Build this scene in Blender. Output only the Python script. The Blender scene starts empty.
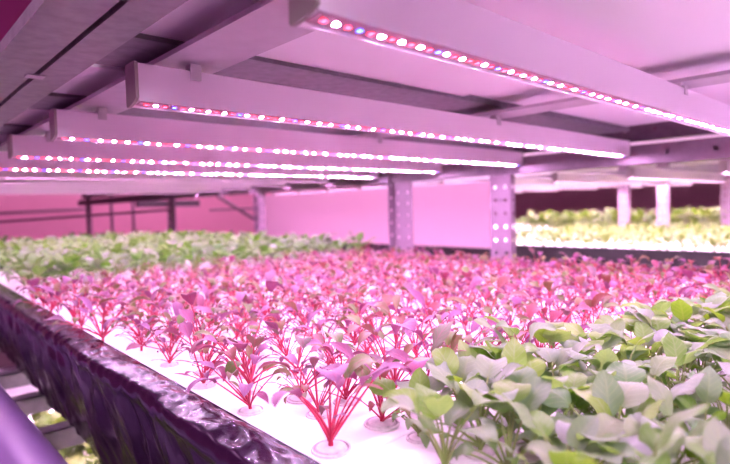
import bpy, bmesh, math, random
from mathutils import Vector, Matrix, Euler, noise

rnd = random.Random(11)
SC = bpy.context.scene
COL = SC.collection
PI = math.pi

# ------------------------------------------------------------------ helpers
def link(o):
    COL.objects.link(o)
    return o

def tag(o, label=None, cat=None, group=None, kind=None):
    if label: o['label'] = label
    if cat: o['category'] = cat
    if group: o['group'] = group
    if kind: o['kind'] = kind
    return o

def thing(name, label, cat, loc=(0, 0, 0), rz=0.0, group=None):
    o = bpy.data.objects.new(name, None)
    o.empty_display_size = 0.02
    o.location = loc
    o.rotation_euler = (0, 0, rz)
    return tag(link(o), label, cat, group)

def part(name, me, parent=None, label=None, loc=(0, 0, 0)):
    o = bpy.data.objects.new(name, me)
    o.location = loc
    if parent is not None: o.parent = parent
    if label: o['label'] = label
    return link(o)

def mesh_of(bm, name, *mats, smooth=False):
    me = bpy.data.meshes.new(name)
    bm.to_mesh(me)
    bm.free()
    for m in mats: me.materials.append(m)
    if smooth:
        for p in me.polygons: p.use_smooth = True
    return me

def add_box(bm, x0, x1, y0, y1, z0, z1, mi=0, bev=0.0):
    vs = [bm.verts.new((x, y, z)) for x in (x0, x1) for y in (y0, y1) for z in (z0, z1)]
    idx = [(0, 1, 3, 2), (4, 6, 7, 5), (0, 4, 5, 1), (2, 3, 7, 6), (0, 2, 6, 4), (1, 5, 7, 3)]
    fs = [bm.faces.new([vs[i] for i in q]) for q in idx]
    for f in fs: f.material_index = mi
    if bev > 0:
        es = list({e for f in fs for e in f.edges})
        bmesh.ops.bevel(bm, geom=es, offset=bev, segments=2, affect='EDGES', profile=0.5)
    return fs

def box_mesh(name, mat, *a, bev=0.0):
    bm = bmesh.new()
    add_box(bm, *a, bev=bev)
    return mesh_of(bm, name, mat)

def add_prism_x(bm, prof, x0, x1, mi=0):
    """closed (y,z) outline swept along x"""
    a = [bm.verts.new((x0, y, z)) for y, z in prof]
    b = [bm.verts.new((x1, y, z)) for y, z in prof]
    n = len(prof)
    for i in range(n):
        f = bm.faces.new((a[i], a[(i + 1) % n], b[(i + 1) % n], b[i])); f.material_index = mi
    f = bm.faces.new(a[::-1]); f.material_index = mi
    f = bm.faces.new(b); f.material_index = mi
    bmesh.ops.recalc_face_normals(bm, faces=bm.faces)

def add_prism_y(bm, prof, y0, y1, mi=0):
    a = [bm.verts.new((x, y0, z)) for x, z in prof]
    b = [bm.verts.new((x, y1, z)) for x, z in prof]
    n = len(prof)
    for i in range(n):
        f = bm.faces.new((a[i], a[(i + 1) % n], b[(i + 1) % n], b[i])); f.material_index = mi
    f = bm.faces.new(a[::-1]); f.material_index = mi
    f = bm.faces.new(b); f.material_index = mi
    bmesh.ops.recalc_face_normals(bm, faces=bm.faces)

def add_tube(bm, pts, radii, sides=6, mi=0, cap=True, smooth=True):
    rings = []
    n = len(pts)
    for i, p in enumerate(pts):
        p = Vector(p)
        d = (Vector(pts[min(i + 1, n - 1)]) - Vector(pts[max(i - 1, 0)])).normalized()
        u = d.cross(Vector((0.13, 0.21, 0.97)))
        if u.length < 1e-3: u = d.cross(Vector((1, 0, 0)))
        u.normalize(); v = d.cross(u)
        r = radii[i] if isinstance(radii, (list, tuple)) else radii
        rings.append([bm.verts.new(p + (u * math.cos(2 * PI * k / sides) + v * math.sin(2 * PI * k / sides)) * r) for k in range(sides)])
    for i in range(n - 1):
        for k in range(sides):
            f = bm.faces.new((rings[i][k], rings[i][(k + 1) % sides], rings[i + 1][(k + 1) % sides], rings[i + 1][k]))
            f.material_index = mi; f.smooth = smooth
    if cap:
        f = bm.faces.new(rings[0][::-1]); f.material_index = mi
        f = bm.faces.new(rings[-1]); f.material_index = mi

def perforated(W, L, cols, pitch, r, th, frame, slot=1.0):
    """punched sheet W x L in its own (u,v) plane with real holes; frame maps (u, v, w) to a point"""
    bm = bmesh.new()
    rows = max(1, int(round(L / pitch)))
    ph = L / rows
    cw = W / cols
    for i in range(cols):
        for j in range(rows):
            u0, u1, v0, v1 = i * cw, (i + 1) * cw, j * ph, (j + 1) * ph
            uc, vc = (u0 + u1) / 2, (v0 + v1) / 2
            outer = [(u1, vc), (u1, v1), (uc, v1), (u0, v1), (u0, vc), (u0, v0), (uc, v0), (u1, v0)]
            inner = [(uc + r * math.cos(k * PI / 4), vc + r * slot * math.sin(k * PI / 4)) for k in range(8)]
            o = [bm.verts.new((a, b, 0)) for a, b in outer]
            n = [bm.verts.new((a, b, 0)) for a, b in inner]
            for k in range(8):
                bm.faces.new((o[k], o[(k + 1) % 8], n[(k + 1) % 8], n[k]))
    bmesh.ops.remove_doubles(bm, verts=bm.verts, dist=1e-5)
    bmesh.ops.solidify(bm, geom=bm.faces[:], thickness=th)
    for v in bm.verts: v.co = Vector(frame(*v.co))
    bmesh.ops.recalc_face_normals(bm, faces=bm.faces)
    return bm

def join_bm(dst, src):
    me = bpy.data.meshes.new('tmp')
    src.to_mesh(me); src.free()
    dst.from_mesh(me)
    bpy.data.meshes.remove(me)

ORD = ['', 'first', 'second', 'third', 'fourth', 'fifth', 'sixth', 'seventh', 'eighth', 'ninth', 'tenth', 'eleventh', 'twelfth', 'thirteenth',
       'fourteenth', 'fifteenth', 'sixteenth', 'seventeenth', 'eighteenth', 'nineteenth', 'twentieth', 'twenty-first', 'twenty-second', 'twenty-third',
       'twenty-fourth', 'twenty-fifth', 'twenty-sixth']

# ------------------------------------------------------------------ materials
def nodes(name):
    m = bpy.data.materials.new(name)
    m.use_nodes = True
    nt = m.node_tree
    b = nt.nodes['Principled BSDF']
    return m, nt, b

def N(nt, t, **k):
    n = nt.nodes.new(t)
    for a, v in k.items(): setattr(n, a, v)
    return n

def ramp(nt, stops, interp='LINEAR'):
    r = N(nt, 'ShaderNodeValToRGB')
    e = r.color_ramp
    e.interpolation = interp
    while len(e.elements) < len(stops): e.elements.new(0.5)
    for el, (p, c) in zip(e.elements, stops):
        el.position = p
        el.color = (*c, 1)
    return r

def plain(name, col, rough=0.5, metal=0.0, var=0.0, scale=20.0, bump=0.0, spec=0.5, coat=0.0):
    m, nt, b = nodes(name)
    b.inputs['Base Color'].default_value = (*col, 1)
    b.inputs['Roughness'].default_value = rough
    b.inputs['Metallic'].default_value = metal
    b.inputs['Specular IOR Level'].default_value = spec
    b.inputs['Coat Weight'].default_value = coat
    if var or bump:
        tc = N(nt, 'ShaderNodeTexCoord')
        ns = N(nt, 'ShaderNodeTexNoise')
        ns.inputs['Scale'].default_value = scale
        ns.inputs['Detail'].default_value = 5
        nt.links.new(tc.outputs['Object'], ns.inputs['Vector'])
        if var:
            r = ramp(nt, [(0.3, tuple(c * (1 - var) for c in col)), (0.7, tuple(min(1, c * (1 + var)) for c in col))])
            nt.links.new(ns.outputs['Fac'], r.inputs['Fac'])
            nt.links.new(r.outputs['Color'], b.inputs['Base Color'])
        if bump:
            bp = N(nt, 'ShaderNodeBump')
            bp.inputs['Strength'].default_value = bump
            bp.inputs['Distance'].default_value = 0.002
            nt.links.new(ns.outputs['Fac'], bp.inputs['Height'])
            nt.links.new(bp.outputs['Normal'], b.inputs['Normal'])
    return m

def emit(name, col, strength):
    m, nt, b = nodes(name)
    b.inputs['Base Color'].default_value = (*col, 1)
    b.inputs['Emission Color'].default_value = (*col, 1)
    b.inputs['Emission Strength'].default_value = strength
    return m

def leafy(name, stops, trans, trans_w, rough=0.45, sheen=0.0, spec=0.5, vein=(0.5, 0.5, 0.3), vein_w=0.25):
    """leaf blade: colour picked per leaf, paler veins, light shining through"""
    m, nt, b = nodes(name)
    out = nt.nodes['Material Output']
    oi = N(nt, 'ShaderNodeObjectInfo')
    gi = N(nt, 'ShaderNodeNewGeometry')
    ad = N(nt, 'ShaderNodeMath', operation='ADD')
    fr = N(nt, 'ShaderNodeMath', operation='FRACT')
    nt.links.new(oi.outputs['Random'], ad.inputs[0])
    nt.links.new(gi.outputs['Random Per Island'], ad.inputs[1])
    nt.links.new(ad.outputs[0], fr.inputs[0])
    r = ramp(nt, stops)
    nt.links.new(fr.outputs[0], r.inputs['Fac'])
    uv = N(nt, 'ShaderNodeUVMap')
    sx = N(nt, 'ShaderNodeSeparateXYZ')
    nt.links.new(uv.outputs['UV'], sx.inputs[0])
    # veins: |u-.5| plus slanted ribs
    su = N(nt, 'ShaderNodeMath', operation='SUBTRACT'); su.inputs[1].default_value = 0.5
    ab = N(nt, 'ShaderNodeMath', operation='ABSOLUTE')
    nt.links.new(sx.outputs['X'], su.inputs[0]); nt.links.new(su.outputs[0], ab.inputs[0])
    mu = N(nt, 'ShaderNodeMath', operation='MULTIPLY_ADD'); mu.inputs[1].default_value = -0.6
    nt.links.new(ab.outputs[0], mu.inputs[0]); nt.links.new(sx.outputs['Y'], mu.inputs[2])
    sc = N(nt, 'ShaderNodeMath', operation='MULTIPLY'); sc.inputs[1].default_value = 38.0
    nt.links.new(mu.outputs[0], sc.inputs[0])
    sn = N(nt, 'ShaderNodeMath', operation='SINE'); nt.links.new(sc.outputs[0], sn.inputs[0])
    g1 = N(nt, 'ShaderNodeMapRange'); g1.inputs['From Min'].default_value = 0.82; g1.inputs['From Max'].default_value = 1.0
    nt.links.new(sn.outputs[0], g1.inputs['Value'])
    g2 = N(nt, 'ShaderNodeMapRange'); g2.inputs['From Min'].default_value = 0.06; g2.inputs['From Max'].default_value = 0.01
    nt.links.new(ab.outputs[0], g2.inputs['Value'])
    mx = N(nt, 'ShaderNodeMath', operation='MAXIMUM')
    nt.links.new(g1.outputs['Result'], mx.inputs[0]); nt.links.new(g2.outputs['Result'], mx.inputs[1])
    vw = N(nt, 'ShaderNodeMath', operation='MULTIPLY'); vw.inputs[1].default_value = vein_w
    nt.links.new(mx.outputs[0], vw.inputs[0])
    mc = N(nt, 'ShaderNodeMix', data_type='RGBA')
    nt.links.new(vw.outputs[0], mc.inputs['Factor'])
    nt.links.new(r.outputs['Color'], mc.inputs[6])
    mc.inputs[7].default_value = (*vein, 1)
    nt.links.new(mc.outputs[2], b.inputs['Base Color'])
    b.inputs['Roughness'].default_value = rough
    b.inputs['Specular IOR Level'].default_value = spec
    b.inputs['Sheen Weight'].default_value = sheen
    bp = N(nt, 'ShaderNodeBump'); bp.inputs['Strength'].default_value = 0.35; bp.inputs['Distance'].default_value = 0.0006; bp.invert = True
    nt.links.new(mx.outputs[0], bp.inputs['Height']); nt.links.new(bp.outputs['Normal'], b.inputs['Normal'])
    tr = N(nt, 'ShaderNodeBsdfTranslucent')
    mt = N(nt, 'ShaderNodeMix', data_type='RGBA'); mt.inputs['Factor'].default_value = 0.5
    nt.links.new(r.outputs['Color'], mt.inputs[6]); mt.inputs[7].default_value = (*trans, 1)
    nt.links.new(mt.outputs[2], tr.inputs['Color'])
    ms = N(nt, 'ShaderNodeMixShader'); ms.inputs['Fac'].default_value = trans_w
    nt.links.new(b.outputs[0], ms.inputs[1]); nt.links.new(tr.outputs[0], ms.inputs[2])
    nt.links.new(ms.outputs[0], out.inputs['Surface'])
    return m

M = {}
M['housing'] = plain('lamp_housing_white', (0.80, 0.73, 0.80), 0.38)
M['endcap'] = plain('end_cap_taupe', (0.30, 0.27, 0.25), 0.5)
M['recess'] = plain('lamp_recess_darkened', (0.10, 0.08, 0.09), 0.7)  # recess faces darkened in colour so they do not show the glow
M['board'] = plain('led_board', (0.55, 0.30, 0.42), 0.4)
M['clip'] = plain('clip_metal', (0.55, 0.53, 0.54), 0.35, 0.7)
M['galv'] = plain('galvanised_steel', (0.27, 0.26, 0.275), 0.5, 0.45, var=0.16, scale=60)
M['galv_pale'] = plain('painted_strip_steel', (0.46, 0.42, 0.46), 0.5, 0.15, var=0.06, scale=50)
M['channel'] = plain('zinc_channel', (0.17, 0.15, 0.18), 0.6, 0.25, var=0.18, scale=70)
M['panel'] = plain('white_shelf_panel', (0.80, 0.76, 0.82), 0.5, var=0.015, scale=6)
M['black'] = plain('black_plastic', (0.012, 0.010, 0.012), 0.45)
M['film'] = plain('black_polythene_film', (0.016, 0.005, 0.018), 0.17, spec=0.36, coat=0.0, bump=0.15, scale=45)
M['foam'] = plain('white_foam_board', (0.84, 0.82, 0.84), 0.65, bump=0.15, scale=300)
M['sponge'] = plain('pale_sponge', (0.62, 0.55, 0.58), 0.9, var=0.2, scale=200)
M['hole'] = plain('dark_hole_rim', (0.42, 0.34, 0.38), 0.8)
M['pvc'] = plain('violet_sheathed_pipe', (0.16, 0.10, 0.22), 0.28, coat=0.4, bump=0.2, scale=14)
M['wallpink'] = plain('pink_painted_wall', (0.80, 0.42, 0.56), 0.7, var=0.03, scale=2)
M['wallmag'] = plain('magenta_painted_wall', (0.45, 0.12, 0.40), 0.7, var=0.05, scale=2)
M['walldark'] = plain('dark_back_wall', (0.16, 0.07, 0.10), 0.7)
M['whiteboard'] = plain('pink_lit_divider', (0.86, 0.60, 0.76), 0.55)  # white board with the pink of the lamp light put into its colour
M['ceil'] = plain('room_ceiling_paint', (0.45, 0.07, 0.32), 0.8)
M['floor'] = plain('concrete_floor', (0.12, 0.10, 0.11), 0.7, var=0.1, scale=5)
M['beam'] = plain('mauve_beam_steel', (0.17, 0.125, 0.155), 0.5, 0.3, var=0.12, scale=50)
M['postpink'] = plain('painted_post_steel', (0.26, 0.18, 0.24), 0.5, 0.2, var=0.05, scale=40)

M['led_white'] = emit('white_led', (1.0, 0.56, 1.08), 1150)
M['led_red'] = emit('red_led', (1.0, 0.014, 0.03), 14)
M['led_blue'] = emit('blue_led', (0.02, 0.05, 1.0), 14)
M['led_line'] = emit('led_line_pink', (1.0, 0.46, 0.96), 75)
M['led_line_white'] = emit('led_line_warm', (1.0, 0.58, 0.94), 135)

M['redleaf'] = leafy('red_seedling_leaf',
    [(0.0, (0.15, 0.05, 0.135)), (0.16, (0.20, 0.09, 0.195)), (0.28, (0.15, 0.008, 0.028)), (0.40, (0.18, 0.075, 0.17)),
     (0.52, (0.05, 0.15, 0.012)), (0.64, (0.19, 0.018, 0.035)), (0.74, (0.08, 0.19, 0.03)), (0.84, (0.11, 0.12, 0.03)), (0.92, (0.21, 0.05, 0.12)), (1.0, (0.17, 0.065, 0.145))],
    (0.34, 0.015, 0.04), 0.28, 0.42, vein=(0.30, 0.02, 0.08), vein_w=0.5)
M['redstem'] = plain('crimson_stem', (0.42, 0.010, 0.055), 0.4)
M['greenleaf'] = leafy('green_seedling_leaf',
    [(0.0, (0.08, 0.20, 0.06)), (0.3, (0.17, 0.24, 0.155)), (0.5, (0.10, 0.24, 0.016)), (0.72, (0.22, 0.25, 0.22)), (0.86, (0.16, 0.29, 0.02)), (1.0, (0.10, 0.23, 0.03))],
    (0.26, 0.50, 0.008), 0.44, 0.42, sheen=0.15, vein=(0.26, 0.34, 0.14), vein_w=0.45)
M['greenstem'] = plain('pale_green_stem', (0.20, 0.27, 0.07), 0.45)
M['backleaf'] = leafy('back_green_leaf',
    [(0.0, (0.04, 0.15, 0.02)), (0.4, (0.11, 0.21, 0.04)), (0.7, (0.07, 0.21, 0.010)), (1.0, (0.22, 0.235, 0.21))],
    (0.15, 0.40, 0.010), 0.40, 0.45, sheen=0.1, vein=(0.4, 0.45, 0.3), vein_w=0.2)
M['lettuce'] = leafy('lettuce_leaf',
    [(0.0, (0.075, 0.14, 0.012)), (0.5, (0.12, 0.16, 0.03)), (1.0, (0.055, 0.12, 0.01))],
    (0.13, 0.23, 0.008), 0.40, 0.5, vein=(0.5, 0.55, 0.3), vein_w=0.2)

# ------------------------------------------------------------------ camera
R = ((0.73040039, 0.05163175, -0.68106492), (-0.68242309, 0.01351333, -0.73083249), (-0.02853071, 0.99857476, 0.04510484))
cam = bpy.data.cameras.new('camera')
cam.sensor_width = 36.0
cam.lens = 540.8234 / 730 * 36.0
cam.clip_start = 0.01
cam.dof.use_dof = True
cam.dof.focus_distance = 0.52
cam.dof.aperture_fstop = 5.0
co = bpy.data.objects.new('camera', cam)
co.matrix_world = Matrix(R).to_4x4()
link(co)
SC.camera = co

# ------------------------------------------------------------------ the setting
FZ = -1.25
def slab(name, mat, *a):
    o = part(name, box_mesh(name, mat, *a))
    o['kind'] = 'structure'
    return o
slab('floor', M['floor'], -1.5, 7.2, -2.5, 7.2, FZ - 0.05, FZ)
slab('ceiling', M['ceil'], -1.5, 7.2, -2.5, 7.2, 1.75, 1.80)
slab('wall_left', M['wallmag'], -1.55, -1.5, -2.5, 7.2, FZ, 1.75)
slab('wall_back', M['wallpink'], -1.5, 7.2, 7.2, 7.25, FZ, 1.75)
slab('wall_right', M['walldark'], 7.2, 7.25, -2.5, 7.2, FZ, 1.75)
slab('wall_front', M['wallpink'], -1.5, 7.2, -2.55, -2.5, FZ, 1.75)

# ------------------------------------------------------------------ lamps
LL = 1.2
def skirted_mesh():  # skirt shaped to hide the glowing line from low views
    bm = bmesh.new()
    prof = [(0.0, 0.0), (0.0, 0.0385), (0.0016, 0.040), (0.0224, 0.040), (0.024, 0.0385), (0.024, 0.0), (0.0225, 0.0), (0.0205, 0.0062), (0.0035, 0.0062), (0.0015, 0.0)]
    add_prism_x(bm, prof, 0.003, LL - 0.003)
    for f in bm.faces:
        c = f.calc_center_median()
        if len(f.verts) == 4 and 0.0005 < c.z < 0.0065 and 0.0010 < c.y < 0.0230: f.material_index = 1
    return mesh_of(bm, 'housing', M['housing'], M['recess'])
def housing_mesh(front=0.0030):
    bm = bmesh.new()
    prof = [(0.0, front), (0.0, 0.0385), (0.0016, 0.040), (0.0224, 0.040), (0.024, 0.0385), (0.024, 0.001), (0.023, 0.0), (0.0195, 0.0), (0.0190, 0.0004), (0.0190, 0.0022), (0.0012, 0.0036)]
    add_prism_x(bm, prof, 0.003, LL - 0.003)
    return mesh_of(bm, 'housing', M['housing'])
def cap_mesh(x0, x1):
    bm = bmesh.new()
    prof = [(-0.0008, 0.0060), (-0.0008, 0.0395), (0.0008, 0.0410), (0.0232, 0.0410), (0.0248, 0.0395)]
    prof += [(0.0248, 0.001), (0.0235, -0.0008), (0.0205, -0.0008), (0.013, 0.0004), (0.005, 0.0026), (0.001, 0.0046)]
    add_prism_x(bm, prof, x0, x1)
    return mesh_of(bm, 'end_cap', M['endcap'])
# plane of the led board: from (y .0185, z .0042) to (y .0015, z .0128)
def led_frame(u, v, w):
    ay, az, by, bz = 0.0187, 0.0019, 0.0015, 0.0033
    ny, nz = -(by - ay), (bz - az)
    l = math.hypot(ny, nz)
    n_y, n_z = -(bz - az) / l, (by - ay) / l
    return (u, ay + (by - ay) * v + n_y * w, az + (bz - az) * v + n_z * w)
def quad(bm, u0, u1, v0, v1, w, mi=0):
    vs = [bm.verts.new(led_frame(u, v, w)) for u, v in ((u0, v0), (u1, v0), (u1, v1), (u0, v1))]
    f = bm.faces.new(vs); f.material_index = mi
def chip(bm, u0, u1, v0, v1, w0, w1, mi=0, side_mi=None):
    a = [bm.verts.new(led_frame(u, v, w0)) for u, v in ((u0, v0), (u1, v0), (u1, v1), (u0, v1))]
    b = [bm.verts.new(led_frame(u, v, w1)) for u, v in ((u0, v0), (u1, v0), (u1, v1), (u0, v1))]
    for q in ((b[0], b[1], b[2], b[3]), (a[0], a[1], b[1], b[0]), (a[1], a[2], b[2], b[1]), (a[2], a[3], b[3], b[2]), (a[3], a[0], b[0], b[3])):
        f = bm.faces.new(q); f.material_index = mi if (side_mi is None or q[0] is b[0] and q[2] is b[2]) else side_mi
def strip_mesh():
    bm = bmesh.new()
    chip(bm, 0.006, LL - 0.006, 0.06, 0.94, 0.0, 0.0005)
    bmesh.ops.recalc_face_normals(bm, faces=bm.faces)
    return mesh_of(bm, 'led_board', M['board'])
def led_mesh(mat):
    bm = bmesh.new()
    chip(bm, -0.0017, 0.0017, 0.40, 0.60, 0.0006, 0.0012, 0, 1)
    bmesh.ops.recalc_face_normals(bm, faces=bm.faces)
    return mesh_of(bm, 'led', mat, M['board'])
PITCH = 0.0095
NL = 124
PAT = 'rwrbrwrw.wrbrwrw'
PAT = ['r', 'w', 'r', 'b', 'r', 'w', 'r', 'w', 'r', 'w', 'r', 'b', 'w', 'r', 'w', 'r']
SKIRT = skirted_mesh()
HOUS2 = housing_mesh(0.0019)
HOUS, CAPA, CAPB, STRIP = housing_mesh(), cap_mesh(0.0, 0.0032), cap_mesh(LL - 0.0032, LL), strip_mesh()
LEDM = {'w': led_mesh(M['led_white']), 'r': led_mesh(M['led_red']), 'b': led_mesh(M['led_blue'])}
LEDN = {'w': 'white_led', 'r': 'red_led', 'b': 'blue_led'}
def row_mesh():
    bm = bmesh.new()
    for k in range(NL):
        x = 0.014 + k * PITCH
        c = PAT[k % 16]
        chip(bm, x - 0.0017, x + 0.0017, 0.40, 0.60, 0.0006, 0.0012, 'wrb'.index(c), 3)
    bmesh.ops.recalc_face_normals(bm, faces=bm.faces)
    return mesh_of(bm, 'led_row', M['led_white'], M['led_red'], M['led_blue'], M['board'])
ROW = row_mesh()
def line_mesh(mat):
    bm = bmesh.new()
    chip(bm, 0.012, LL - 0.012, 0.20, 0.80, 0.0006, 0.0012, 0, 1)
    bmesh.ops.recalc_face_normals(bm, faces=bm.faces)
    return mesh_of(bm, 'led_line', mat, M['board'])
def deep_line(mat):
    bm = bmesh.new()
    add_box(bm, 0.012, LL - 0.012, 0.007, 0.017, 0.0054, 0.0060)
    return mesh_of(bm, 'led_line', mat)
LINE, LINEW = deep_line(M['led_line']), deep_line(M['led_line_white'])
def clip_mesh(x):
    bm = bmesh.new()
    add_box(bm, x - 0.006, x + 0.006, -0.0022, -0.0008, 0.030, 0.0415, bev=0.0004)
    add_box(bm, x - 0.006, x + 0.006, -0.0022, 0.027, 0.0415, 0.0428)
    add_box(bm, x - 0.0025, x + 0.0085, 0.004, 0.016, 0.0428, 0.0484)
    return mesh_of(bm, 'mounting_clip', M['clip'])
CLIPS = [clip_mesh(0.062), clip_mesh(0.622)]

def lamp(x, y, z, label, group=None, mode='row', line=None, clips=True):
    t = thing('grow_lamp', label, 'grow light', (x, y, z), 0, group)
    part('housing', {'line': SKIRT, 'row': HOUS2, 'leds': HOUS}[mode], t)
    part('end_cap', CAPA, t); part('end_cap', CAPB, t)
    brd = part('led_board', STRIP, t) if mode != 'line' else None
    if clips:
        for c in CLIPS: part('mounting_clip', c, t)
    if mode == 'leds':
        for k in range(NL):
            if k % 16 == 8: pass
            c = PAT[k % 16]
            part(LEDN[c], LEDM[c], brd, loc=(0.014 + k * PITCH, 0, 0))
    elif mode == 'row':
        r = part('led_row', ROW, brd); r['kind'] = 'stuff'
    else:
        part('led_line', line or LINE, t)
    return t

LZ = 0.1065
names = {
    -1: 'white grow light bar second above the nearest green seedlings',
    0: 'white grow light bar hanging over the nearest green seedlings',
    1: 'large near grow light bar at top with separate red, white and blue diodes',
    2: 'second grow light bar from the front, grey end cap, clipped under the pale cross strip',
    3: 'third grow light bar from the front, with a thin bright white line of light',
    4: 'fourth grow light bar from the front, just below and behind the third',
}
for i in range(-1, 11):
    y = 0.238 + 0.295 * (i - 1)
    lb = names.get(i) or f'{ORD[i]} grow light bar from the front, above the green bed at back'
    lamp(0.189 if i == 1 else 0.2, y, LZ + (0.001 if i == 1 else 0), lb, None, 'leds' if i in (1, 2) else ('row' if i in (0, 3, 4, 5) else 'line'))

# ------------------------------------------------------------------ growing rack (ours)
rack = thing('grow_rack', 'galvanised steel shelving rack holding the red and green seedling bed', 'rack', (0.7, 0.0, FZ))
def rp(name, me, label=None):
    o = part(name, me, rack, label)
    o.location = (-0.7, 0, -FZ)
    return o
def cchan_y(x0, x1, z0, z1, y0, y1, th=0.003):
    bm = bmesh.new()
    prof = [(x0, z0), (x1, z0), (x1, z1), (x1 - th, z1), (x1 - th, z0 + th), (x0 + th, z0 + th), (x0 + th, z1), (x0, z1)]
    add_prism_y(bm, prof, y0, y1)
    return bm
rp('front_beam', mesh_of(cchan_y(0.112, 0.1555, 0.165, 0.176, -0.8, 5.2), 'front_beam', M['galv']))
rp('front_beam', mesh_of(cchan_y(0.161, 0.1955, 0.165, 0.176, -0.8, 5.2), 'front_beam', M['galv']))
rp('slot_light_block', box_mesh('slot_light_block', M['channel'], 0.1135, 0.1970, -0.8, 5.2, 0.1762, 0.1790))  # added plate that keeps the slot between the beams dark
rp('joint_tab', box_mesh('joint_tab', M['galv_pale'], 0.149, 0.168, 0.720, 0.738, 0.1635, 0.1652))
for x0, x1 in ((0.232, 0.298), (0.808, 0.868)):
    bm = bmesh.new()
    prof = [(x0, 0.155), (x1, 0.155), (x1, 0.1600), (x0, 0.1600)]
    add_prism_y(bm, prof, -0.8, 3.3)
    rp('lamp_strip', mesh_of(bm, 'lamp_strip', M['galv_pale']))
# cross channels (along x) with white panels between
CH = [(-0.45, -0.329), (-0.12, 0.001), (0.544, 0.665), (0.877, 0.998), (1.21, 1.331), (1.543, 1.664), (1.876, 1.997), (2.209, 2.33), (2.542, 2.663), (2.875, 2.996)]
for y0, y1 in CH:
    bm = bmesh.new()
    prof = [(y0, 0.173), (y1, 0.173), (y1, 0.206), (y1 - 0.003, 0.206), (y1 - 0.003, 0.176), (y0 + 0.003, 0.176), (y0 + 0.003, 0.206), (y0, 0.206)]
    add_prism_x(bm, prof, 0.1975, 1.425)
    rp('cross_channel', mesh_of(bm, 'cross_channel', M['channel']))
prev = -0.8
for k, (y0, y1) in enumerate(CH + [(3.4, 3.5)]):
    a = prev + (0.034 if k else 0)
    b = y0 - 0.001
    if b - a > 0.05:
        rp('shelf_panel', box_mesh('shelf_panel', M['panel'], 0.198, 0.735, a, b, 0.178, 0.190))
        rp('shelf_panel', box_mesh('shelf_panel', M['panel'], 0.735, 1.405, a, b, 0.183, 0.195))
    prev = y1
rp('upper_tray', box_mesh('upper_tray', M['black'], 0.1975, 1.44, -0.8, 5.2, 0.208, 0.30))
# rear beams, perforated
def fr_x(x, y0, z0):      # sheet in the plane x = const: u along z, v along y
    return lambda u, v, w: (x + w, y0 + v, z0 + u)
bm = perforated(0.042, 6.0, 1, 0.10, 0.0058, 0.003, fr_x(1.410, -0.8, 0.090))
add_box(bm, 1.447, 1.45, -0.8, 5.2, 0.0900, 0.132)  # back plate added to keep the punched holes dark
add_box(bm, 1.408, 1.45, -0.8, 5.2, 0.087, 0.0900)
add_box(bm, 1.408, 1.45, -0.8, 5.2, 0.132, 0.1345)
rp('rear_beam', mesh_of(bm, 'rear_beam', M['beam']))
bm = perforated(0.050, 6.0, 1, 0.07, 0.005, 0.003, fr_x(1.445, -0.8, 0.150))
add_box(bm, 1.425, 1.46, -0.8, 5.2, 0.1465, 0.150)
rp('rear_beam', mesh_of(bm, 'rear_beam', M['beam']))
# posts: angle irons with real holes
def post_mesh(yc, fl_dir, x=1.425, w=0.072, zt=0.55, mat='postpink', fl=0.022):
    """wide face at x = const with two columns of holes, a flange at one edge"""
    L = zt - FZ
    bm = perforated(w, L, 2, 0.04, 0.0065, 0.003, lambda u, v, k: (x + k, yc - w / 2 + u, FZ + v))
    if fl_dir > 0:   # flange at the near edge going away
        b2 = perforated(fl, L, 1, 0.04, 0.0065, 0.003, lambda u, v, k: (x + u, yc - w / 2 - k, FZ + v))
    else:            # flange at the far edge coming towards the bed
        b2 = perforated(fl, L, 1, 0.045, 0.0065, 0.003, lambda u, v, k: (x - u, yc + w / 2 + k, FZ + v))
    join_bm(bm, b2)
    return mesh_of(bm, 'post', M[mat])
rp('post', post_mesh(0.921, 1))
rp('post', post_mesh(1.325, -1, w=0.092, fl=0.030))
rp('post', post_mesh(2.26, -1))
rp('post', post_mesh(3.27, -1))
rp('post', post_mesh(5.0, 1))
# tray shelf under the bed and brackets
rp('bed_shelf', box_mesh('bed_shelf', M['galv'], 0.25, 1.38, -0.6, 3.3, -0.345, -0.335))
for yb in (0.42, 1.01, 1.23, 1.45, 1.9, 2.4):
    bm = perforated(0.035, 0.14, 1, 0.07, 0.006, 0.003, lambda u, v, w: (0.172 + v * 0.7, yb - 0.0175 + u, -0.352 + w))
    add_box(bm, 0.172, 0.27, yb - 0.0175, yb - 0.0145, -0.385, -0.352)
    rp('bracket_arm', mesh_of(bm, 'bracket_arm', M['galv']))
for y0 in (0.60,):
    bm = bmesh.new()
    add_box(bm, 0.135, 0.162, y0, y0 + 0.035, FZ, -0.37)
    rp('lower_post', mesh_of(bm, 'lower_post', M['galv']))
# end bracing at the far bay
bm = bmesh.new()
add_tube(bm, [(1.42, 3.3, 0.02), (0.1, 4.9, -0.06)], 0.008, 6)
rp('brace_rod', mesh_of(bm, 'brace_rod', M['postpink']))

# ------------------------------------------------------------------ the pipe along the aisle
pipe = thing('irrigation_pipe', 'thick glossy violet pipe running along the aisle below the black film', 'pipe', (0.112, 0.0, -0.31))
bm = bmesh.new()
add_tube(bm, [(0, -0.6 + 0.1 * k, 0) for k in range(40)], 0.055, 28, cap=True)
part('pipe_body', mesh_of(bm, 'pipe_body', M['pvc'], smooth=True), pipe)
bm = bmesh.new()
add_tube(bm, [(0, 1.30, 0), (0, 1.38, 0)], 0.060, 28)
part('pipe_sleeve', mesh_of(bm, 'pipe_sleeve', M['pvc'], smooth=True), pipe)

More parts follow.
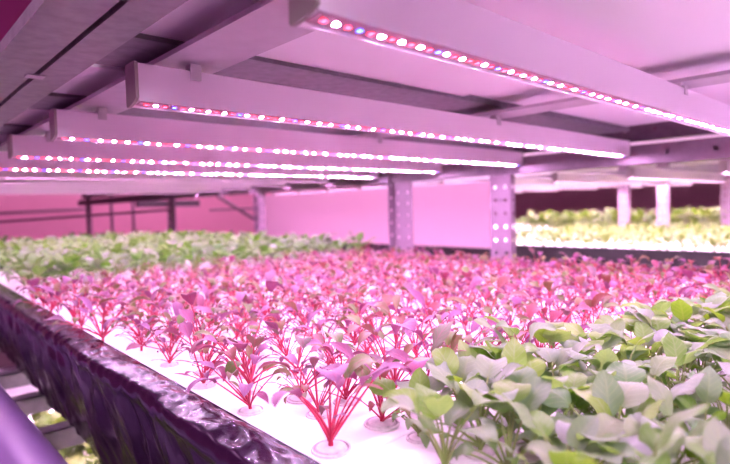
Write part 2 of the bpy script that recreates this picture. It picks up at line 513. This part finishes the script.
# ------------------------------------------------------------------ film liner
BZ = -0.180
def fold(y, t):
    """sideways wrinkle of the hanging film; t: 0 at the rim, 1 at the bottom"""
    p = Vector((y * 11.0, t * 1.3 + y * 1.5, 3.1))
    a = noise.noise(p)
    b = noise.noise(Vector((y * 26.0 + 9, t * 2.0, 7.7)))
    c = noise.noise(Vector((y * 60.0 + t * 9, t * 7.0, 1.7)))
    rid = 1 - abs(noise.noise(Vector((y * 17.0 + 1.2 * t, t * 0.9, 12.3)))) * 2
    env = min(1, t * 4) * (1 - 0.35 * t)
    return env * (0.007 * a + 0.005 * b + 0.006 * rid) + 0.0014 * c
def liner(side):
    bm = bmesh.new()
    ys = []
    y = -0.35
    while y < 3.3:
        ys.append(y)
        y += 0.004 if y < 1.7 else 0.02
    grid = []
    for y in ys:
        inn = 0.218 + 0.030 * max(0, y) if side == 'near' else 1.368
        out = (0.187 + 0.022 * min(y, 1.6) + 0.008 * noise.noise(Vector((y * 6, 0, 0)))) if side == 'near' else 1.384
        row = []
        prof = []
        prof += [(inn + (0.0015 if side == 'near' else -0.0003), BZ - 0.004, 0), (inn, BZ + 0.002, 0)]
        n = 10
        for k in range(n + 1):
            s = k / n
            x = inn + (out - inn) * s
            zz = BZ + 0.001 + 0.003 * math.sin(PI * s) ** 0.7 - 0.004 * s * s
            zz += 0.0024 * noise.noise(Vector((y * 26, s * 2.0, 4))) + 0.0015 * noise.noise(Vector((y * 70, s * 5, 8)))
            prof.append((x, zz, 0))
        m = 34
        for k in range(1, m + 1):
            t = k / m
            zz = BZ - 0.004 - t * 0.150 + 0.004 * noise.noise(Vector((y * 8, 1, 0))) * (1 - t)
            sgn = -1 if side == 'near' else 1
            tuck = 0.022 * t if side == 'near' else 0
            x = out + tuck + sgn * (0.003 * math.sin(min(1, t * 8) * PI)) + sgn * fold(y, t) * (1 if side == 'near' else 0.3)
            prof.append((x, zz, t))
        grid.append([bm.verts.new((x, y, z)) for x, z, _ in prof])
    for a, b in zip(grid, grid[1:]):
        for k in range(len(a) - 1):
            f = bm.faces.new((a[k], a[k + 1], b[k + 1], b[k])); f.smooth = True
    if side == 'near': bmesh.ops.reverse_faces(bm, faces=bm.faces)
    return mesh_of(bm, side + '_film', M['film'])
ln = thing('film_liner', 'crinkled glossy black plastic film lining the edge of the seedling bed', 'film', (0.8, 0, -0.335))
for s, nm in (('near', 'front_fold'), ('far', 'rear_fold')):
    o = part(nm, liner(s), ln); o.location = (-0.8, 0, 0.335)
tray = thing('nutrient_tray', 'shallow tray under the white foam boards of the red seedlings', 'tray', (0.8, 0, -0.335))
for nm, a in (('tray_base', (0.262, 1.37, -0.6, 3.28, -0.334, -0.326)), ('tray_side', (0.262, 0.268, -0.6, 3.28, -0.326, -0.206)), ('tray_side', (1.364, 1.37, -0.6, 3.28, -0.326, -0.206))):
    o = part(nm, box_mesh(nm, M['black'], *a), tray); o.location = (-0.8, 0, 0.335)
# white foam boards floating in the tray
for k, (y0, y1, lb) in enumerate(((-0.60, 0.288, 'white foam board under the nearest green seedlings'), (0.29, 0.868, 'white foam board under the front rows of red seedlings'),
                                  (0.87, 1.448, 'white foam board under the rear rows of red seedlings'), (1.45, 3.27, 'white foam board under the green plants at back'))):
    bm = bmesh.new()
    fs = add_box(bm, 0.0, 1.3672, y0, y1, -0.205, BZ)
    for v in bm.verts:
        if v.co.x < 0.1: v.co.x = 0.2205 + 0.030 * max(0, v.co.y)
    bmesh.ops.bevel(bm, geom=bm.edges[:], offset=0.0015, segments=2, affect='EDGES', profile=0.5)
    tag(part('foam_board', mesh_of(bm, 'foam_board', M['foam'])), lb, 'board')

# ------------------------------------------------------------------ plants
def smooth01(a): return a * a * (3 - 2 * a)
def leaf_blade(bm, origin, az, el, L, W, curl, shape, wav, fold_, mi, rng, uvl, nu=7, nv=4, roll=0.0):
    """one leaf: grid bent along its length, folded at the midrib, wavy at the edge"""
    d = Vector((math.cos(az) * math.cos(el), math.sin(az) * math.cos(el), math.sin(el)))
    side = Vector((-math.sin(az), math.cos(az), 0))
    upv = side.cross(d) * -1
    if upv.z < 0 and el < 1.4: upv = -upv
    q = Matrix.Rotation(roll, 3, d)
    side = q @ side; upv = q @ upv
    pos = Vector(origin)
    rows = []
    ph = rng.random() * 6
    prev_s = 0
    for i in range(nu + 1):
        s = i / nu
        a = curl * s ** 1.2
        t = d * math.cos(a) - upv * math.sin(a)
        nrm = upv * math.cos(a) + d * math.sin(a)
        if i: pos = pos + t * (L / nu)
        if shape == 'spoon': w = math.sin(PI * min(1, (s * 0.94 + 0.06)) ** 1.30) ** 0.85
        elif shape == 'ovate': w = math.sin(PI * min(1.0, s * 0.95 + 0.03) ** 0.72) ** 0.9
        else: w = math.sin(PI * min(1.0, s * 0.95 + 0.05) ** 0.85) ** 0.72
        w = max(w, 0.04) * W / 2
        row = []
        for j in range(nv + 1):
            v = j / nv * 2 - 1
            off = fold_ * abs(v) ** 1.4 * w + wav * W * abs(v) ** 2 * math.sin(s * 9 + ph + (2 if v > 0 else 0))
            row.append(bm.verts.new(pos + side * (v * w) + nrm * off))
        rows.append(row)
    for i in range(nu):
        for j in range(nv):
            f = bm.faces.new((rows[i][j], rows[i][j + 1], rows[i + 1][j + 1], rows[i + 1][j]))
            f.material_index = mi; f.smooth = True
            for lp, (a, b) in zip(f.loops, ((i, j), (i, j + 1), (i + 1, j + 1), (i + 1, j))):
                lp[uvl].uv = (b / nv, a / nu)

def petiole(base, az, el, length, bend):
    """points of a leaf stalk that starts steep and leans outwards"""
    pts = [Vector(base)]
    n = 5
    for k in range(1, n + 1):
        e = el + bend * (1 - k / n)
        d = Vector((math.cos(az) * math.cos(e), math.sin(az) * math.cos(e), math.sin(e)))
        pts.append(pts[-1] + d * (length / n))
    return pts

def plan_red(rng, big=1.0, more=0):
    L = []
    n = rng.randint(10, 15) + more
    a0 = rng.random() * 6.28
    for k in range(n):
        az = a0 + k * 2.4 + rng.uniform(-.35, .35)
        r = rng.random()
        if r < 0.26:   # true leaf on a long stalk
            L.append(dict(az=az, el=rng.uniform(0.5, 1.25), pl=rng.uniform(.024, .044) * big, bend=rng.uniform(.0, .5), L=rng.uniform(.017, .028) * big,
                          W=rng.uniform(.009, .0155) * big, curl=rng.uniform(.6, 2.4), shape='spoon', wav=.06, fold=rng.uniform(.0, .5), r=.0010))
        elif r < 0.68:
            L.append(dict(az=az, el=rng.uniform(0.35, 1.2), pl=rng.uniform(.016, .036) * big, bend=rng.uniform(.1, .6), L=rng.uniform(.011, .019) * big,
                          W=rng.uniform(.005, .009) * big, curl=rng.uniform(.5, 2.3), shape='ovate', wav=.05, fold=rng.uniform(.0, .6), r=.0008))
        else:          # seed leaf, narrow
            L.append(dict(az=az, el=rng.uniform(0.1, .9), pl=rng.uniform(.012, .030) * big, bend=rng.uniform(.1, .6), L=rng.uniform(.010, .017) * big,
                          W=rng.uniform(.004, .0055) * big, curl=rng.uniform(-.2, 1.2), shape='ovate', wav=.02, fold=rng.uniform(.0, .3), r=.0007))
    return L
def plan_green(rng):
    L = []
    n = rng.randint(10, 13)
    a0 = rng.random() * 6.28
    for k in range(n):
        az = a0 + k * 2.4 + rng.uniform(-.3, .3)
        big = rng.random() < 0.6
        L.append(dict(az=az, el=rng.uniform(0.6, 1.35) if big else rng.uniform(.2, .9), pl=rng.uniform(.026, .048) if big else rng.uniform(.014, .032), bend=rng.uniform(.0, .45),
                      L=rng.uniform(.022, .036) if big else rng.uniform(.012, .021), W=rng.uniform(.019, .030) if big else rng.uniform(.008, .013),
                      curl=rng.uniform(.4, 2.1), shape='broad' if big else 'ovate', wav=.06, fold=rng.uniform(-.15, .32), r=.0012))
    return L
def plan_bush(rng, n0=12, s=1.0):
    L = []
    a0 = rng.random() * 6.28
    for k in range(n0):
        az = a0 + k * 2.4 + rng.uniform(-.3, .3)
        L.append(dict(az=az, el=rng.uniform(0.5, 1.35), pl=rng.uniform(.03, .060) * s, bend=rng.uniform(.0, .4), L=rng.uniform(.026, .042) * s, W=rng.uniform(.020, .030) * s,
                      curl=rng.uniform(.4, 1.9), shape='broad', wav=.06, fold=rng.uniform(-.1, .4), r=.0013))
    return L

def grow(plan, rng, leaf_m, stem_m, split, h0=0.004, nu=7, nv=4, sides=5, whole=False):
    """-> list of (part name, mesh): the stalks as one stem, then each leaf (split) or all the leaves as foliage"""
    out = []
    bs = bmesh.new()
    add_tube(bs, [(0, 0, -0.004), (0, 0, h0), (0, 0, h0 + 0.006)], [.0018, .0017, .0012], sides)
    bf = bmesh.new(); uf = bf.loops.layers.uv.new('UVMap')
    leaves = []
    for p in plan:
        pts = petiole((0, 0, h0 + rng.uniform(-.002, .004)), p['az'], p['el'], p['pl'], p['bend'])
        add_tube(bs, pts, [p['r'] * (1 - 0.45 * k / 5) for k in range(6)], sides, cap=False)
        if split:
            bl = bmesh.new(); ul = bl.loops.layers.uv.new('UVMap')
        else:
            bl, ul = bf, uf
        leaf_blade(bl, pts[-1] - (pts[-1] - pts[-2]) * .1, p['az'], p['el'], p['L'], p['W'], p['curl'], p['shape'], p['wav'], p['fold'], 0, rng, ul, nu, nv, rng.uniform(-.35, .35))
        if split: leaves.append(('leaf', mesh_of(bl, 'leaf', leaf_m)))
    if whole:
        for f in bs.faces: f.material_index = 1
        join_bm(bf, bs)
        return [('foliage', mesh_of(bf, 'foliage', leaf_m, stem_m))]
    out.append(('stem', mesh_of(bs, 'stem', stem_m)))
    if split:
        bf.free(); out += leaves
    else: out.append(('foliage', mesh_of(bf, 'foliage', leaf_m)))
    return out

def plug_mesh():
    bm = bmesh.new()
    n = 18
    prof = [(0.0125, 0.0002, 1), (0.0122, 0.0014, 1), (0.0112, 0.0016, 1), (0.0106, 0.0004, 1), (0.0098, 0.0004, 0), (0.0092, 0.0022, 0), (0.004, 0.0030, 0), (0.0012, 0.0026, 0)]
    rings = [[bm.verts.new((r * math.cos(2 * PI * k / n), r * math.sin(2 * PI * k / n), z)) for k in range(n)] for r, z, _ in prof]
    for i in range(len(prof) - 1):
        for k in range(n):
            f = bm.faces.new((rings[i][k], rings[i][(k + 1) % n], rings[i + 1][(k + 1) % n], rings[i + 1][k]))
            f.material_index = 1 if i in (2, 3) else 0
    bm.faces.new(rings[-1])
    bmesh.ops.recalc_face_normals(bm, faces=bm.faces)
    return mesh_of(bm, 'sponge_plug', M['sponge'], M['hole'])
PLUG = plug_mesh()

def plant(name, parts, label, cat, loc, rz, s, group=None, plug=False, tilt=(0, 0)):
    if len(parts) == 1:
        t = part(name, parts[0][1])
        tag(t, label, cat, group)
        t.location = loc
    else:
        t = thing(name, label, cat, loc, rz, group)
        for nm, me in parts:
            part(nm, me, t)
        if plug:
            pl = part('sponge_plug', PLUG, t)
            pl.rotation_euler = Euler((tilt[0], tilt[1], rz), 'XYZ').to_matrix().inverted().to_euler()
    t.scale = (s, s, s)
    t.rotation_euler = (tilt[0], tilt[1], rz)
    return t

# --- red seedlings
pr = random.Random(5)
RED_NEAR = [grow(plan_red(pr, pr.uniform(1.1, 1.4)), pr, M['redleaf'], M['redstem'], True) for _ in range(14)]
RED_MID = [grow(plan_red(pr, 1.2, 5), pr, M['redleaf'], M['redstem'], False, nu=6, nv=2) for _ in range(14)]
sx, sy = 0.0505, 0.0505
rows = 22
cells = []
def border(x): return 0.302 - 0.26 * max(0, x - 0.52)      # where the greens give way to the reds
for r in range(-2, rows):
    y = 0.318 + r * sy
    n = 0
    for c in range(22):
        x = 0.247 + 0.016 * y + c * sx + (0.5 * sx if r % 2 else 0)
        if x > 1.315 or (r < 0 and y < border(x) + 0.012): continue
        n += 1
        cells.append((r, n, x + rnd.uniform(-.009, .009), y + rnd.uniform(-.009, .009)))
cells.sort(key=lambda q: math.hypot(q[2], q[3]))
chosen = cells[:300]
rest = cells[300:]
for r, c, x, y in chosen:
    near = r < 7 and math.hypot(x, y) < 0.95
    rz = rnd.uniform(0, 6.28)
    s = rnd.uniform(.82, 1.2) * (1.04 - 0.30 * min(1, max(0, math.hypot(x, y) - 0.5)))
    if r < 0:
        lb = f'red-stemmed seedling, {ORD[c]} from left in the {"rear" if r == -1 else "front"} short row right of the greens'
        gp = 'red seedlings in the front rows of the white board'
    elif r < 7:
        lb = f'red-stemmed seedling, {ORD[c]} plant from the film edge in {ORD[r + 1]} row behind the greens'
        gp = 'red seedlings in the front rows of the white board'
    else:
        lb = 'small red-stemmed seedling in the crowded pink rows in the middle of the bed'
        gp = 'crowded red seedlings in the middle of the bed'
    src = RED_NEAR[rnd.randrange(14)] if near else RED_MID[rnd.randrange(14)]
    plant('red_seedling', src, lb, 'seedling', (x - (0.010 if x < 0.285 and y > 0.8 else 0), y, BZ), rz, s * (1.3 if x < 0.285 and y > 0.8 else 1), gp, plug=near, tilt=(rnd.uniform(-.2, .2), rnd.uniform(-.2, .2)))
# the remaining far rows as one mass
def mass(name, cells_, protos, mats, label, cat, zb, smin, smax):
    bm = bmesh.new()
    for x, y in cells_:
        pr_ = protos[rnd.randrange(len(protos))]
        mt = Matrix.Translation((x, y, zb)) @ Matrix.Rotation(rnd.uniform(0, 6.28), 4, 'Z') @ Matrix.Scale(rnd.uniform(smin, smax), 4)
        for k, (nm, me) in enumerate(pr_):
            n0 = len(bm.verts); f0 = len(bm.faces)
            bm.from_mesh(me)
            bm.verts.ensure_lookup_table(); bm.faces.ensure_lookup_table()
            for v in bm.verts[n0:]: v.co = mt @ v.co
            for f in bm.faces[f0:]: f.material_index = 1 if nm == 'stem' else f.material_index
    o = part(name, mesh_of(bm, name, *mats))
    return tag(o, label, cat, None, 'stuff')
mass('red_seedling_carpet', [(x, y) for _, _, x, y in rest], RED_MID, (M['redleaf'], M['redstem']),
     'blurred carpet of small pink seedlings towards the far posts', 'seedlings', BZ, .65, .95)

# --- green seedlings at the front
pg = random.Random(8)
GREEN = [grow(plan_green(pg), pg, M['greenleaf'], M['greenstem'], True, nu=8, nv=6) for _ in range(10)]
WHICH = ['row bordering the red seedlings', 'second row in front of the reds', 'third row in front of the reds', 'fourth row in front of the reds', 'fifth row in front of the reds', 'sixth row in front of the reds', 'seventh row in front of the reds', 'eighth row in front of the reds', 'nearest row of all']
for r in range(9):
    y = 0.272 - r * 0.040
    n = 0
    for c in range(27):
        x = 0.262 + c * 0.040 + (0.020 if r % 2 else 0)
        if x > 1.31 or y < 0.23 * x - 0.21 or y > border(x) - 0.018: continue
        if math.hypot(x, y) < 0.262 or x < 0.292 - 0.25 * (0.272 - y): continue
        n += 1
        plant('green_seedling', GREEN[rnd.randrange(10)], f'green seedling, {ORD[n]} from the film edge in the {WHICH[r]}', 'seedling',
              (x + rnd.uniform(-.007, .007), y + rnd.uniform(-.007, .007), BZ), rnd.uniform(0, 6.28), rnd.uniform(.8, 1.08), 'green seedlings at the front of the bed', plug=True)

# --- green plants at the back of the bed
pb = random.Random(21)
BACK = [grow(plan_bush(pb, 13), pb, M['backleaf'], M['greenstem'], False, nu=5, nv=2, sides=4, whole=True) for _ in range(8)]
for r in range(22):
    y = 1.455 + r * 0.078
    for c in range(14):
        x = 0.292 + c * 0.0785 + (0.039 if r % 2 else 0)
        if x > 1.345: continue
        plant('leafy_green', BACK[rnd.randrange(8)], 'bushy green plant in the blurred green rows at the back of the bed', 'plant',
              (x + rnd.uniform(-.01, .01), y + rnd.uniform(-.01, .01), BZ), rnd.uniform(0, 6.28), rnd.uniform(.9, 1.2), 'bushy greens at the back of the bed')

# ------------------------------------------------------------------ neighbouring racks
LET = [grow(plan_bush(pb, 12, .9), pb, M['lettuce'], M['greenstem'], False, nu=4, nv=2, sides=4, whole=True) for _ in range(6)]
def bay(x0, zb, ztop, label_rack, label_bed, label_lamp, gplant, lplant, y0, y1, rows_y, cols, lamps, posts, height, kind_name):
    r = thing('grow_rack', label_rack, 'rack', (x0 + 0.6, (y0 + y1) / 2, FZ))
    def q(name, me):
        o = part(name, me, r); o.location = (-(x0 + 0.6), -(y0 + y1) / 2, -FZ)
        return o
    q('shelf_beam', box_mesh('shelf_beam', M['galv'], x0 - 0.01, x0 + 0.03, y0, y1, ztop + 0.05, ztop + 0.09))
    q('shelf_beam', box_mesh('shelf_beam', M['galv'], x0 + 1.17, x0 + 1.21, y0, y1, ztop + 0.05, ztop + 0.09))
    q('shelf_panel', box_mesh('shelf_panel', M['panel'], x0, x0 + 1.2, y0, y1, ztop + 0.12, ztop + 0.13))
    q('bed_shelf', box_mesh('bed_shelf', M['galv'], x0, x0 + 1.2, y0, y1, zb - 0.17, zb - 0.16))
    for px, py, d in posts: q('post', post_mesh(py, d, x=px, w=0.06))
    b = thing('bed_trough', label_bed, 'trough', (x0 + 0.6, (y0 + y1) / 2, zb - 0.16))
    for nm, a, m in (('trough_wall', (x0, x0 + 0.012, y0, y1, zb - 0.158, zb + 0.012), 'black'), ('trough_wall', (x0 + 1.19, x0 + 1.2, y0, y1, zb - 0.158, zb + 0.012), 'black'),
                     ('trough_base', (x0 + 0.012, x0 + 1.19, y0, y1, zb - 0.158, zb - 0.15), 'black'), ('foam_board', (x0 + 0.014, x0 + 1.188, y0, y1, zb - 0.03, zb), 'foam')):
        o = part(nm, box_mesh(nm, M[m], *a), b); o.location = (-(x0 + 0.6), -(y0 + y1) / 2, -(zb - 0.16))
    for i, yy in enumerate(lamps):
        lamp(x0, yy, ztop, label_lamp.format(ORD[i + 1]), None, 'line', LINEW, clips=False)
    for k in range(rows_y[2]):
        yy = rows_y[0] + k * rows_y[1]
        for c in range(cols):
            plant(kind_name, LET[rnd.randrange(6)], lplant, 'plant', (x0 + 0.030 + c * 0.085 + rnd.uniform(-.01, .01), yy + rnd.uniform(-.01, .01), zb),
                  rnd.uniform(0, 6.28), rnd.uniform(.85, 1.15) * height, gplant)
    return r
bay(2.05, -0.19, 0.078, 'steel rack across the aisle, holding the bright yellow-green bed', 'long black trough across the aisle holding pale yellow-green lettuce',
    '{} white grow light bar over the lettuce across the aisle', 'pale lettuce across the aisle', 'pale yellow-green lettuce in the bed just across the aisle',
    0.1, 3.6, (0.35, 0.088, 14), 14, [0.48 + 0.29 * k for k in range(10)], ((3.263, 1.28, 1), (3.263, 1.07, 1)), 0.85, 'lettuce')
bay(3.45, -0.20, 0.10, 'farthest steel rack on the right, behind the pale lettuce', 'black trough of taller green plants in the farthest rack',
    '{} grow light bar over the farthest green bed', 'tall green plants in the farthest rack', 'taller green plant in the farthest bed, behind the pink posts',
    0.4, 3.8, (0.7, 0.10, 15), 10, [0.6 + 0.36 * k for k in range(8)], ((3.435, 0.80, -1),), 1.75, 'leafy_plant')
# divider board standing at the far side of the aisle
for ya, yb_, lb in ((1.36, 3.22, 'large plain pink-lit divider board standing behind the steel posts'),):
    bm = bmesh.new()
    add_box(bm, 2.027, 2.039, ya, yb_, -0.196, 0.100, bev=0.002)
    tag(part('divider_board', mesh_of(bm, 'divider_board', M['whiteboard'])), lb, 'board')

# ------------------------------------------------------------------ lower tier under the bed
lt = thing('bed_trough', 'lower-tier bed of yellow-green plants glimpsed under the black film', 'trough', (0.75, 0.7, -0.62))
for nm, a, m in (('trough_base', (0.17, 1.36, -0.3, 2.4, -0.62, -0.61), 'black'), ('foam_board', (0.18, 1.35, -0.29, 2.39, -0.59, -0.56), 'foam'), ('trough_wall', (0.165, 0.172, -0.3, 2.4, -0.61, -0.55), 'black')):
    o = part(nm, box_mesh(nm, M[m], *a), lt); o.location = (-0.75, -0.7, 0.62)
for k in range(18):
    for c in range(4):
        plant('salad_plant', LET[rnd.randrange(6)], 'yellow-green lettuce on the lower tier seen under the black film', 'plant',
              (0.20 + c * 0.065 + rnd.uniform(-.01, .01), 0.45 + k * 0.065, -0.56), rnd.uniform(0, 6.28), rnd.uniform(1.1, 1.4), 'lettuce on the lower tier')
for i, yy in enumerate((0.55, 0.85, 1.15, 1.45, 1.75)):
    lamp(0.30, yy, -0.402, f'{ORD[i + 1]} grow light bar over the lower tier, hidden under the bed', None, 'line', LINEW, clips=False)

# ------------------------------------------------------------------ far end of the room
fr = thing('steel_frame', 'dark steel frame with cross rods standing before the far pink wall', 'frame', (1.3, 5.4, FZ))
def fp(name, me):
    o = part(name, me, fr); o.location = (-1.3, -5.4, -FZ)
bm = bmesh.new()
add_tube(bm, [(0.2, 5.5, 0.02), (1.55, 5.3, 0.06)], 0.012, 6); fp('cross_rod', mesh_of(bm, 'cross_rod', M['postpink']))
for x in (1.75, 1.95):
    bm = bmesh.new(); add_tube(bm, [(x, 5.4, FZ), (x, 5.4, 0.9)], 0.014, 6); fp('upright', mesh_of(bm, 'upright', M['postpink']))
bm = bmesh.new(); add_box(bm, 1.85, 2.45, 5.0, 5.06, 0.06, 0.12); fp('cross_bar', mesh_of(bm, 'cross_bar', M['channel']))
bm = bmesh.new(); add_tube(bm, [(2.7, 5.1, 0.16), (3.3, 5.1, -0.2)], 0.016, 6); fp('brace', mesh_of(bm, 'brace', M['channel']))
bm = bmesh.new(); add_tube(bm, [(2.6, 5.1, 0.02), (3.6, 5.1, 0.03)], 0.010, 6); fp('cross_rod', mesh_of(bm, 'cross_rod', M['channel']))

# ------------------------------------------------------------------ light
def area(name, loc, rot, sx_, sy_, col, e):
    l = bpy.data.lights.new(name, 'AREA')
    l.shape = 'RECTANGLE'; l.size = sx_; l.size_y = sy_
    l.color = col; l.energy = e
    o = bpy.data.objects.new(name, l)
    o.location = loc; o.rotation_euler = rot
    return link(o)
area('aisle_fill', (-0.75, 1.6, 1.68), (0, 0, 0), 0.12, 3.2, (1, 0.45, 0.95), 9)  # unseen fill added to light the walls, ceiling and film sheen
area('far_wall_fill', (3.0, 5.4, 1.68), (0, 0, 0), 3.0, 0.2, (1, 0.40, 0.75), 24)  # unseen fill added to light the far wall
area('divider_fill', (1.66, 2.0, 1.55), (0, math.radians(-12), 0), 0.1, 2.6, (1, 0.45, 0.78), 30)  # unseen fill added to brighten the divider board
area('camera_side_fill', (-0.9, -1.4, 0.9), (math.radians(62), 0, math.radians(-38)), 0.9, 0.7, (1, 0.84, 0.98), 16)  # unseen whitish fill added behind the camera for near greens and lamp faces

w = bpy.data.worlds.new('world'); SC.world = w
w.use_nodes = True
w.node_tree.nodes['Background'].inputs[0].default_value = (0.05, 0.02, 0.045, 1)
w.node_tree.nodes['Background'].inputs[1].default_value = 1.0

vs = SC.view_settings
vs.view_transform = 'Standard'
vs.look = 'None'
vs.gamma = 1.0
vs.exposure = 1.88
vs.use_curve_mapping = False
